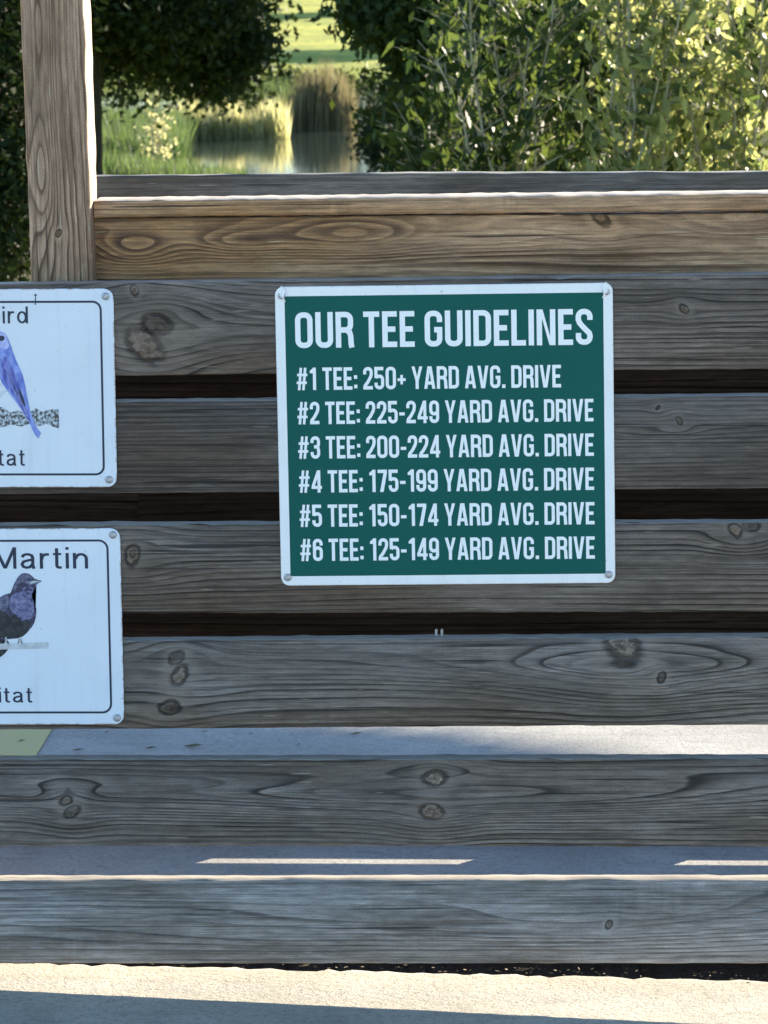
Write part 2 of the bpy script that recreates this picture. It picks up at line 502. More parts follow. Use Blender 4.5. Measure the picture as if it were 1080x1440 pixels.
# rail and cap between the posts
railL = pbase.x + 0.05
RX = (railL + 0.046 + pbase.x + 2.35 - 0.047) / 2
xl = P(133.5, 345, 0.085).x
RL = P(1500, 700, .05).x - 0.047 - xl
RX = xl + RL / 2
ro = P(540, 345, 0.085).x - RX
kpr = lambda *a: (lambda t: (t[0] + ro, t[1], t[2], t[3]))(kp(*a))
epr = lambda *a: (lambda t: (t[0] + ro, *t[1:]))(ep(*a))
WR = wood(wide=True, name='timber_rail', seed=83, pal=PAL_BROWN, sp=14, amp=1.2, knots=[kpr(848, 320, 368, 15, 0.8)], eyes=[epr(495, 345, 368, 120, 26, 6.0), epr(330, 352, 368, 75, 20, 4.0), epr(185, 360, 368, 60, 24, 4.5), epr(1050, 330, 368, 110, 24, 3.0), epr(700, 350, 368, 90, 18, 2.0)], warp=(1.4, 6), ringk=.95, streak=.1)
WC = wood('timber_cap', 89, PAL_BROWN, 8.0, 1.5, warp=(1.0, 5), ringk=.5, streak=.6)
timber('rail', (230, 306.5), (1020, 298.5), 0.14, 0.038, 0.085, WR, 300, L=RL, xc=RX, n=90)
ch = P(540, 279, 0.074).z - P(540, 302.5, 0.074).z
timber('rail_cap', (230, 282), (1020, 273), ch, 0.089, 0.074, WC, 301, L=RL - 0.002, xc=RX, n=120, wave=.0003, rough=.00035, rad=.003)

# rear wall of the fence, shade between the skins put into near-black wood colour
RY = 0.45
WB = wood('timber_rear_shaded', 97, PAL_REAR_SHADE, 12.0, 2.0, warp=(1.0, 4), lit_bleach=.1, spec=.06)
WB2 = wood('timber_rear_rail', 103, ((0.05, 0.05, 0.042), (0.115, 0.118, 0.10), (0.105, 0.085, 0.06)), 9.0, 2.0, warp=(.6, 3), ringk=.35, lit_bleach=.2)
xrl = P(112, 260, RY).x
RRL = 2.35
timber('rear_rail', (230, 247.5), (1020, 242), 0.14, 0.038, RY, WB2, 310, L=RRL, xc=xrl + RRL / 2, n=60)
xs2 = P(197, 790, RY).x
for k, (yl, yr, hp) in enumerate([(345, 338, 118), (507, 502, 128), (843, 839, 135)]):  # topmost one is unseen, added to keep sun off the second front board
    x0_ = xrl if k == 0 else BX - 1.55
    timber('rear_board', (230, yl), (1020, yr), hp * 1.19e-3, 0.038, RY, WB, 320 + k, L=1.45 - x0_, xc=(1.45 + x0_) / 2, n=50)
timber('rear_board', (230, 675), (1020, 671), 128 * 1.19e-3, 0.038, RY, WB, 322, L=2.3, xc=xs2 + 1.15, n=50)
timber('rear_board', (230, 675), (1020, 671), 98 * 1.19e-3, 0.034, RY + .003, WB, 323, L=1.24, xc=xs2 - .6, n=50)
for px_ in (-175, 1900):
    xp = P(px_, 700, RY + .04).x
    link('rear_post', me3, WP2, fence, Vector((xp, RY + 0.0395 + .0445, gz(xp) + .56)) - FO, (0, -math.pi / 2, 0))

# two bright nail shanks standing in the gap above the fourth board
g = G('galvanised_metal')
x, y, z = g.obj()
M_METAL = g.surf(g.ramp(g.noise(g.vec(x, y, z), 300.0, 2.0), [(0.3, (0.30, 0.30, 0.31)), (0.7, (0.52, 0.52, 0.53))]), 0.45, 0.5, metal=0.6)


def lathe(prof, n=14):
    V, Fc = [], []
    for r_, h_ in prof:
        for k in range(n):
            t = 2 * math.pi * k / n
            V.append((r_ * math.cos(t), -h_, r_ * math.sin(t)))
    for i in range(len(prof) - 1):
        for k in range(n):
            Fc.append((i * n + k, i * n + (k + 1) % n, (i + 1) * n + (k + 1) % n, (i + 1) * n + k))
    Fc.append(tuple((len(prof) - 1) * n + k for k in range(n)))
    return V, Fc


v_, f_ = lathe([(0.0028, -0.001), (0.0028, 0.0), (0.0022, 0.001), (0.0022, 0.013), (0.0006, 0.015)], 8)
for px_ in (613.5, 621.5):
    p = P(px_, 897, 0.022)
    o = mesh('nail', v_, f_, M_METAL, fence, p - FO, (R(90) * -1, 0, 0))

# ------------------------------------------------------------------ low timber edging added unseen behind the fifth board to shape sunlit slits
ed = empty('slit_caster', (-0.2, 1.118, gz(-.2)))
tag(ed, 'low timber edging with thin slits added behind the fence to throw lines of sun and shade', 'caster')
WE = wood('timber_caster', 131, PAL_GREY, 8.0, 2.0)
sl = -0.024
EO = Vector(ed.location)
ed_rot = (0, -math.atan(sl), 0.08)
def ed_at(x_, y_, h_): return Vector((x_, y_ + (x_ + 0.34) * 0.0802, gz(x_) + h_)) - EO
link('caster_beam', timber_mesh('caster_beam', 4.4, 0.0815, 0.030, 400, n=60, wave=.0002, rough=.0002), WE, ed, ed_at(-0.34, 1.118, 0.0412), ed_rot)
link('caster_bar', timber_mesh('caster_bar', 4.4, 0.030, 0.030, 401, n=60, wave=.0002, rough=.0002), WE, ed, ed_at(-0.34, 1.118, 0.118), ed_rot)
for x0, x1 in ((-2.5, -0.52), (-0.02, 0.35), (1.2, 1.8)):
    link('caster_block', timber_mesh('caster_block', x1 - x0, 0.0205, 0.028, 402, n=8, wave=0, rough=.0002), WE, ed, ed_at((x0 + x1) / 2, 1.118, 0.0926), ed_rot)

# ------------------------------------------------------------------ foliage helpers
def leafmat(name, a, b, trans=0.45, rough=0.5, spec=0.4, tcol=None):
    g = G(name)
    r_ = g.isl()
    c = g.mix(r_, a, b)
    p = g.n('ShaderNodeBsdfPrincipled')
    g.put(p.inputs['Base Color'], c)
    p.inputs['Roughness'].default_value = rough
    p.inputs['Specular IOR Level'].default_value = spec
    t = g.n('ShaderNodeBsdfTranslucent')
    g.put(t.inputs['Color'], g.mix(r_, *(tcol or (tuple(min(1, q * k) for q, k in zip(a, (2.2, 2.0, 1.2))), tuple(min(1, q * k) for q, k in zip(b, (2.2, 2.0, 1.2)))))))
    x = g.n('ShaderNodeMixShader')
    x.inputs[0].default_value = trans
    g.t.links.new(p.outputs[0], x.inputs[1])
    g.t.links.new(t.outputs[0], x.inputs[2])
    g.t.links.new(x.outputs[0], g.out.inputs[0])
    return g.mat


def unit(n):
    v = rng.normal(size=(n, 3))
    return v / np.linalg.norm(v, axis=1, keepdims=True)


def leaves(cen, length, width, axis=None, spread=1.0):
    """pointed folded-looking leaf quads at cen (n,3)"""
    n = len(cen)
    d = unit(n) * spread
    if axis is not None: d = d + axis
    d /= np.linalg.norm(d, axis=1, keepdims=True)
    s = np.cross(d, unit(n))
    s /= np.maximum(np.linalg.norm(s, axis=1, keepdims=True), 1e-6)
    nn = np.cross(d, s)
    L = (length * rng.uniform(0.6, 1.25, n))[:, None]
    W = (width * rng.uniform(0.6, 1.25, n))[:, None]
    base = cen - d * L * .5
    bend = nn * L * rng.uniform(-.12, .12, (n, 1))
    return np.stack([base, cen + s * W * .5 + bend - d * L * .08, cen + d * L * .5, cen - s * W * .5 + bend - d * L * .08], axis=1)


def tube(path, r0_, r1_, n=6, V=None, Fc=None):
    V = [] if V is None else V
    Fc = [] if Fc is None else Fc
    path = [Vector(p) for p in path]
    b0 = len(V)
    for i, p in enumerate(path):
        d = (path[min(i + 1, len(path) - 1)] - path[max(i - 1, 0)]).normalized()
        a = d.orthogonal().normalized()
        b = d.cross(a)
        rr = r0_ + (r1_ - r0_) * i / (len(path) - 1)
        for k in range(n):
            t = 2 * math.pi * k / n
            V.append(tuple(p + (a * math.cos(t) + b * math.sin(t)) * rr))
    for i in range(len(path) - 1):
        for k in range(n):
            Fc.append((b0 + i * n + k, b0 + i * n + (k + 1) % n, b0 + (i + 1) * n + (k + 1) % n, b0 + (i + 1) * n + k))
    Fc.append(tuple(b0 + (len(path) - 1) * n + k for k in range(n)))
    return V, Fc


def bark(name, a, b):
    g = G(name)
    x, y, z = g.pos()
    n1 = g.noise(g.vec(x * 30.0, y * 30.0, z * 6.0), 1.0, 4.0, 0.65)
    return g.surf(g.ramp(n1, [(0.3, a), (0.7, b)]), 0.9, 0.15, n1, 0.9, 0.02)


M_BARK = bark('bark', (0.012, 0.012, 0.010), (0.045, 0.042, 0.034))
M_STEM = bark('pale_stem', (0.20, 0.18, 0.12), (0.42, 0.38, 0.27))
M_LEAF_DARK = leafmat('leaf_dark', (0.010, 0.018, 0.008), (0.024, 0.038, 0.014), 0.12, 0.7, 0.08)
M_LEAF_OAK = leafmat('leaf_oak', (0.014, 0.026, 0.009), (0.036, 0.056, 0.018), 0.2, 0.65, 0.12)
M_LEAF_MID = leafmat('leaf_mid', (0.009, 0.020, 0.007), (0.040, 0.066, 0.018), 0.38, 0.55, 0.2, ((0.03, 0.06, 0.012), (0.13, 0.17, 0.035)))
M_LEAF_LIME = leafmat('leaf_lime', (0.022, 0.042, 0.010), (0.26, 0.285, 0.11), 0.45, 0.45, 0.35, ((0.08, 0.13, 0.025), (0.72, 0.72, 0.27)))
M_REED_Y = leafmat('reed_straw', (0.22, 0.21, 0.08), (0.40, 0.38, 0.18), 0.5, 0.6, 0.2, ((0.36, 0.36, 0.14), (0.66, 0.63, 0.33)))
M_REED_T = leafmat('reed_tan', (0.11, 0.10, 0.05), (0.24, 0.20, 0.10), 0.35, 0.6, 0.2, ((0.13, 0.12, 0.05), (0.28, 0.24, 0.12)))
M_REED_G = leafmat('reed_green', (0.030, 0.060, 0.018), (0.075, 0.115, 0.035), 0.4, 0.6, 0.2, ((0.045, 0.09, 0.025), (0.15, 0.20, 0.06)))


def px_m(Y): return F / ((Y - CAM.y) * math.cos(pitch))     # pixels per metre


def blobs(specs, n, clump, per):
    """clumped points in ellipsoids: spec = (px, py, Y, rx px, ry px, depth m, weight)"""
    out = []
    wsum = sum(s[6] for s in specs)
    for px_, py_, Y_, rx, ry, dm, wt in specs:
        c0 = np.array(P(px_, py_, Y_))
        k = px_m(Y_)
        q = int(n * wt / wsum / per) + 1
        d = unit(q) * (rng.uniform(0, 1, (q, 1)) ** (1 / 2.4))
        cc = c0 + d * np.array([rx / k, dm, ry / k])
        pts = np.repeat(cc, per, axis=0) + rng.normal(0, clump, (q * per, 3)) * np.array([1, 1, .7])
        out.append(pts)
    return np.concatenate(out)


def tree(name, label, specs, n, mat, base_px, Y, trunk_r, leaf, clump=0.14, per=18, group=None, limbs=6, barkm=None, lean=0.0):
    b = P(base_px, 600, Y)
    b.z = th(b.x, Y) - .05
    root = tag(empty(name, b), label, 'tree' if 'tree' in name else 'bush', group)
    pts = blobs(specs, n, clump, per)
    crown = quads('crown', leaves(pts, leaf[0], leaf[1]) - np.array(b), mat, root)
    mid = Vector(tuple(pts.mean(0))) - b
    V, Fc = tube([(0, 0, 0), (mid.x * .08, mid.y * .08, mid.z * .35), (mid.x * .25 + lean, mid.y * .2, mid.z * .7), (mid.x * .6, mid.y * .6, mid.z * 1.0), (mid.x, mid.y, mid.z * 1.25)], trunk_r, trunk_r * .25, 10)
    for k in range(limbs):
        e = Vector(tuple(pts[rng.integers(len(pts))])) - b
        t0 = rng.uniform(.75, .98)
        s0 = Vector((mid.x * .25 * t0, mid.y * .2 * t0, mid.z * t0 * .85))
        m0 = s0.lerp(e, .5) + Vector((0, 0, .12 * e.length * .3))
        tube([s0, m0, e], trunk_r * .4, trunk_r * .08, 6, V, Fc)
    mesh('trunk', V, Fc, barkm or M_BARK, root, smooth=True)
    return root


# ------------------------------------------------------------------ trees and plants beyond the fence
tree('shade_tree', 'dark leafy tree in shade overhanging the pond reeds beside the tall post',
     [(110, -350, 24, 330, 430, 2.2, 1.0), (50, -75, 24, 240, 130, 1.6, .8), (215, -15, 24.5, 130, 100, 1.3, .8), (290, 35, 25, 72, 42, .6, .16), (170, 55, 25, 90, 50, .8, .22), (300, 95, 25, 48, 30, .5, .09), (335, 60, 25, 40, 26, .4, .06)],
     46000, M_LEAF_DARK, 138, 24, 0.09, (0.085, 0.050), .13, 20)
tree('shade_tree', 'dark tree with a broad grey trunk standing left behind the tall post',
     [(-60, -150, 19, 260, 300, 1.8, 1.0), (-10, 60, 18, 62, 240, .5, .9), (0, 290, 18, 50, 150, .4, .4)],
     24000, M_LEAF_DARK, 12, 19, 0.24, (0.07, 0.04), .13, 20)
tree('understory_tree', 'dark understory tree in the gloom behind the shaded crown',
     [(110, 20, 44, 260, 130, 2.5, 1.0), (300, 70, 46, 60, 70, 1.5, .3)], 22000, M_LEAF_DARK, 70, 45, 0.06, (0.12, 0.075), .25, 20)
tree('oak_tree', 'oak tree hanging dark leafy boughs over the far lawn and pond',
     [(592, -60, 17, 125, 85, .7, .8), (566, 30, 17, 62, 40, .45, .3), (655, 70, 17, 62, 75, .5, .4), (512, 8, 17, 36, 22, .35, .12), (700, -90, 17.5, 180, 150, 1.0, .8), (592, 92, 17, 36, 24, .3, .06), (600, 126, 17, 30, 14, .25, .05)],
     15000, M_LEAF_OAK, 660, 17.5, 0.10, (0.075, 0.042), .09, 16)


def sapling(name, label, px0, Y, n_st, spread, h_px, n_leaf, mat, leaf, group, lean=0.0, r=0.012, cat='bush'):
    b = P(px0, 600, Y)
    b.z = th(b.x, Y) - .03
    root = tag(empty(name, b), label, cat, group)
    V, Fc, pts, axs = [], [], [], []
    topz = P(px0, h_px, Y).z - b.z
    for k in range(n_st):
        a = rng.uniform(0, 6.28)
        s = spread * rng.uniform(.2, 1)
        e = Vector((math.cos(a) * s + lean, math.sin(a) * s * .8, topz * rng.uniform(.75, 1.08)))
        path = [Vector((math.cos(a) * .006, math.sin(a) * .006, 0))]
        for q in range(1, 8):
            t = q / 7
            path.append(Vector((e.x * t ** 1.4, e.y * t ** 1.4, e.z * t)) + Vector(tuple(rng.normal(0, .025, 3))))
        tube(path, r * rng.uniform(.7, 1.2), r * .3, 5, V, Fc)
        for q in range(2, 8):
            for tw in range(5):
                t = rng.uniform(0, 1)
                s0 = path[q - 1].lerp(path[q], t)
                d = Vector(tuple(unit(1)[0]))
                d.z = abs(d.z) * .9 + .25
                ln = rng.uniform(.12, .42)
                e2 = s0 + d.normalized() * ln
                tube([s0, s0.lerp(e2, .5) + Vector((0, 0, .015)), e2], r * .28, r * .12, 4, V, Fc)
                m_ = max(3, int(n_leaf / (n_st * 30)))
                tt = rng.uniform(0, 1, m_) ** .6 * .85 + .2
                for u in tt:
                    pts.append(s0.lerp(e2, u) + Vector(tuple(rng.normal(0, .028, 3))))
                    axs.append(tuple(d * .5 + Vector((0, 0, .35))))
    crown = quads('foliage', leaves(np.array([tuple(p) for p in pts]), leaf[0], leaf[1], np.array(axs), .8), mat, root)
    mesh('stem', V, Fc, M_STEM, root, smooth=True)
    return root


GS = 'leafy saplings behind the fence'
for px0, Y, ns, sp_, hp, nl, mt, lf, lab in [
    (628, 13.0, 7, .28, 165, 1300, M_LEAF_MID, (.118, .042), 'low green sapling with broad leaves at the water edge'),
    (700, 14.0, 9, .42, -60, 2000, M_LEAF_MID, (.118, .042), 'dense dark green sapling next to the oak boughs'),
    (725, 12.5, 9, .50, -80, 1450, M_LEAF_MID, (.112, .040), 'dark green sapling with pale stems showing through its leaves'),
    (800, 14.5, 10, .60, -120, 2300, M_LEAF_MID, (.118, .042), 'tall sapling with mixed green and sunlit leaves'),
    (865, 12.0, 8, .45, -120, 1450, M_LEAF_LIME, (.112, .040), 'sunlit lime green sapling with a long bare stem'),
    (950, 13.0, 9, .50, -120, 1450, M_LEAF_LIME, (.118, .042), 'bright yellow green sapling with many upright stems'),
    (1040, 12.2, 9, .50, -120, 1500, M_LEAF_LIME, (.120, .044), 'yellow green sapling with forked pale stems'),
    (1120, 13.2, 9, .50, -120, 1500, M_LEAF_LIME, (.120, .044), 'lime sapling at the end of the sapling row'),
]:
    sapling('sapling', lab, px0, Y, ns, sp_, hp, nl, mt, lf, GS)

# dense dark thicket behind the saplings
tree('thicket_bush', 'dense shaded thicket filling the gaps behind the saplings',
     [(880, 60, 20, 330, 260, 1.2, 1.0), (690, 120, 20, 130, 190, 1.0, .45)], 30000, M_LEAF_OAK, 850, 20, 0.06, (0.085, 0.05), .16, 18)
tree('backing_tree', 'tall dark tree added behind the oak boughs and saplings to shade the left trees',
     [(900, -120, 29, 230, 330, 2.0, 1.0), (760, 60, 29, 150, 190, 1.6, .6), (1000, 60, 29, 200, 260, 1.6, .7)], 30000, M_LEAF_DARK, 860, 29, 0.14, (0.11, 0.065), .2, 18)  # added so its crown keeps sun off the left trees; also a dark backdrop
tree('shore_bush', 'dark round bush on the pond shore behind the reeds', [(548, 190, 58, 42, 62, .8, 1.0)], 5000, M_LEAF_DARK, 548, 58, 0.05, (0.09, 0.06), .12, 14)
tree('far_bush', 'low dark hedge bush along the far pond bank', [(455, 118, 97, 75, 14, 1.0, 1.0), (545, 128, 96, 60, 24, 1.0, .8), (395, 112, 97, 40, 18, 1., .5)], 1450, M_LEAF_OAK, 455, 97, 0.05, (0.16, 0.10), .2, 12)

# trees on the far lawn; their long shadows cross the grass in view
for X_, Y_, lab in ((7.0, 180.0, 'tall tree far away on the lawn behind the saplings'), (9.5, 131.0, 'tree standing on the far pond bank behind the saplings')):
    b = Vector((X_, Y_, th(X_, Y_) - .1))
    root = tag(empty('lawn_tree', b), lab, 'tree')
    d = unit(140) * rng.uniform(.3, 1, (140, 1)) ** .4 * np.array([4.2, 4.2, 2.6]) + np.array([0, 0, 7.0])
    pts = np.repeat(d, 26, axis=0) + rng.normal(0, .45, (140 * 26, 3))
    quads('crown', leaves(pts, .55, .35), M_LEAF_OAK, root)
    V, Fc = tube([(0, 0, 0), (.1, 0, 2.5), (0, .1, 5), (0, 0, 8)], .3, .08, 8)
    for k in range(5):
        e = Vector(tuple(d[k]))
        tube([(0, .05, 4), Vector((0, 0, 4.6)).lerp(e, .5), e], .12, .03, 6, V, Fc)
    mesh('trunk', V, Fc, M_BARK, root, smooth=True)


# the wood that closes the far side of the lawn
n_ = 16000
cx = rng.uniform(-170, 150, n_)
pts = np.stack([cx, rng.uniform(250, 275, n_), -1 + rng.uniform(0, 1, n_) ** .8 * (15 + 3 * np.sin(cx * .13) + 2 * np.sin(cx * .41 + 1))], axis=1)
tag(quads('far_wood', leaves(pts, 2.2, 1.6), M_LEAF_OAK), 'far-off wood closing the end of the lawn', 'wood', kind='stuff')


def reeds(name, label, px0, px1, py_base0, py_base1, Y0, Y1, h_px, n, mat, w_=0.02, lean=.12, htap=None):
    Yv = rng.uniform(Y0, Y1, n)
    pxv = rng.uniform(px0, px1, n)
    Q = []
    for Y_, p_ in zip(Yv, pxv):
        t = (Y_ - Y0) / max(1e-6, Y1 - Y0)
        b = P(p_, py_base0 + (py_base1 - py_base0) * t, Y_)
        b.z = max(min(b.z, POND_Z + .35), POND_Z - .1) if True else b.z
        hh = h_px * rng.uniform(.55, 1.1) / px_m(Y_)
        if htap: hh *= htap((p_ - px0) / (px1 - px0))
        a = rng.uniform(0, 6.28)
        lv = Vector((rng.normal(0, lean), rng.normal(0, lean), 1)).normalized()
        s = Vector((math.cos(a), math.sin(a), 0)) * w_ * rng.uniform(.5, 1.3)
        tip = b + lv * hh
        md = b + lv * hh * .6 + Vector((lv.x, lv.y, 0)) * hh * -.06
        Q.append([tuple(b - s * .5), tuple(b + s * .5), tuple(tip + s * .12), tuple(md - s * .5)])
    o = quads(name, np.array(Q), mat)
    return tag(o, label, 'reeds', kind='stuff')


reeds('straw_reeds', 'sunlit straw coloured reeds along the pond edge', 236, 406, 216, 208, 72, 73.2, 62, 2100, M_REED_Y, .026, htap=lambda t: .75 + .35 * math.sin(t * 9) ** 2)
reeds('tan_reeds', 'tall tan reed clump rising out of the pond', 408, 500, 207, 203, 75, 76.2, 92, 1300, M_REED_T, .022, .07, htap=lambda t: .7 + .45 * math.sin(t * 3.1))
reeds('green_reeds', 'bright green rushes on the near pond bank', 120, 262, 250, 205, 62, 72, 70, 3600, M_REED_G, .025, .2)
reeds('green_reeds', 'green rushes at the near water edge below the straw reeds', 110, 345, 262, 250, 55, 60, 46, 2600, M_REED_G, .022, .2, htap=lambda t: 1.25 - .85 * t)
reeds('green_reeds', 'pale green rushes behind the straw reeds', 260, 420, 196, 190, 78, 80, 70, 1600, M_REED_G, .022, .12)
sapling('yellow_sapling', 'small yellow leaved sapling rising above the green rushes', 228, 60, 5, .25, 135, 380, M_REED_Y, (.09, .05), None, cat='bush')

# unseen flat leaf band, added off to the right to shade the path
sd_h = Vector((sdir.x, sdir.y, 0)).normalized()
hc = Vector((-1.6, 1.55, 0)) + sd_h * 8.0
hb = Vector((hc.x, hc.y, th(hc.x, hc.y)))
shade_root = tag(empty('path_shade_band', hb), 'added flat tree, a long unseen band of leaves shading the path', 'tree')
zc = gz(-1.6) + 8.0 * math.tan(SUN_EL) - hb.z
d = unit(14000) * rng.uniform(0, 1, (14000, 1)) ** (1 / 3)
pts = d * np.array([1.75, .12, .20]) + np.array([0, 0, zc])
quads('foliage', leaves(pts, .07, .045), M_LEAF_MID, shade_root)
V, Fc = tube([(0, 0, 0), (.02, 0, zc * .5), (0, .01, zc)], .05, .03, 8)
for sx in (-1, 1):
    tube([(0, 0, zc - .08), (sx * .6, 0, zc), (sx * 1.4, 0, zc + .02)], .025, .008, 6, V, Fc)
mesh('trunk', V, Fc, M_BARK, shade_root)

# ------------------------------------------------------------------ paint and litter on the path
g = G('yellow_paint')
x, y, z = g.pos()
n1 = g.noise(g.vec(x, y, z), 60.0, 4.0, 0.65)
M_YEL = g.surf(g.mix(g.ss(n1, 0.60, 0.68), (0.42, 0.35, 0.13), (0.33, 0.30, 0.22)), 0.7, 0.3, n1, .3, .002)


def ground_hit(px_, py_, dz=0.0):
    d = fwd + rt * ((px_ - 540) / F) - up * ((py_ - 720) / F)
    t = 8.0
    for _ in range(30):
        p = CAM + d * t
        t += (p.z - (gz(p.x) + dz)) / (-d.z)
    return CAM + d * t


a_, b_ = ground_hit(74, 1026), ground_hit(52, 1062)
dv = (a_ - b_).normalized()
A0, B0 = a_ + dv * .6, b_ - dv * .25
V = [A0, B0, B0 + Vector((-.9, 0, 0)), A0 + Vector((-.9, 0, 0))]
V = [(p.x, p.y, gz(p.x) + 0.003) for p in V]
o = mesh('painted_line', V, [(0, 1, 2, 3)], M_YEL)
tag(o, kind='structure')

g = G('dead_leaf')
M_DEAD = g.surf(g.mix(g.isl(), (0.05, 0.045, 0.025), (0.16, 0.12, 0.06)), 0.8, 0.2)
Q = []
for px_, py_, ln in [(110, 1058, .03), (212, 1055, .03), (272, 1052, .05), (288, 1032, .02), (500, 1035, .03), (352, 1035, .012), (30, 1045, .02), (150, 1033, .015), (420, 1050, .012), (735, 1368, .03), (430, 1362, .02)]:
    p = ground_hit(px_, py_)
    p.z += .006
    a = rng.uniform(-.5, .5)
    d = Vector((math.cos(a), math.sin(a), .12)) * ln
    s = Vector((-math.sin(a), math.cos(a), 0.25)) * ln * .35
    Q.append([tuple(p - d * .5), tuple(p + s * .5), tuple(p + d * .5), tuple(p - s * .5)])
for k in range(260):
    x_ = rng.uniform(-1.2, .6)
    y_ = rng.normal(.128, .016)
    p = Vector((x_, y_, gz(x_) + .004))
    a = rng.normal(0, .7)
    ln = rng.uniform(.002, .010)
    d = Vector((math.cos(a), math.sin(a), .2 * rng.normal())) * ln
    s = Vector((-math.sin(a), math.cos(a), 0.4)) * ln * rng.uniform(.15, .5)
    Q.append([tuple(p - d * .5), tuple(p + s * .5), tuple(p + d * .5), tuple(p - s * .5)])
tag(quads('leaf_litter', np.array(Q), M_DEAD), 'crumbs of dead leaf and twig along the foot of the fence', 'litter', kind='stuff')

# ------------------------------------------------------------------ lettering: stroke fonts
def arc(cx, cy, rx, ry, a0, a1, n=8):
    return [(cx + rx * math.cos(R(a0 + (a1 - a0) * i / n)), cy + ry * math.sin(R(a0 + (a1 - a0) * i / n))) for i in range(n + 1)]


def strip(pts, wd, closed=False):
    """offset a centre line to a band of quads with mitred joints"""
    pts = [Vector((p[0], p[1])) for p in pts]
    q = [pts[0]]
    for p in pts[1:]:
        if (p - q[-1]).length > 1e-4: q.append(p)
    if closed and (q[0] - q[-1]).length < 1e-4: q.pop()
    n = len(q)
    Lf, Rt = [], []
    for i in range(n):
        a = q[i - 1] if (closed or i > 0) else None
        b = q[(i + 1) % n] if (closed or i < n - 1) else None
        d1 = (q[i] - a).normalized() if a is not None else None
        d2 = (b - q[i]).normalized() if b is not None else None
        if d1 is None: d1 = d2
        if d2 is None: d2 = d1
        n1, n2 = Vector((-d1.y, d1.x)), Vector((-d2.y, d2.x))
        mt = (n1 + n2).normalized()
        k = wd / 2 / max(.35, mt.dot(n1))
        Lf.append(q[i] + mt * k)
        Rt.append(q[i] - mt * k)
    out = []
    for i in range(n if closed else n - 1):
        j = (i + 1) % n
        out.append([Lf[i], Lf[j], Rt[j], Rt[i]])
    return out


def rrect(x0, y0, x1, y1, r_, rr=None):
    """centre line, counter-clockwise; rr radii of (right-top, left-top, left-bottom, right-bottom)"""
    rr = rr or (r_,) * 4
    return (arc(x1 - rr[0], y1 - rr[0], rr[0], rr[0], 0, 90, 7) + arc(x0 + rr[1], y1 - rr[1], rr[1], rr[1], 90, 180, 7)
            + arc(x0 + rr[2], y0 + rr[2], rr[2], rr[2], 180, 270, 7) + arc(x1 - rr[3], y0 + rr[3], rr[3], rr[3], 270, 360, 7))


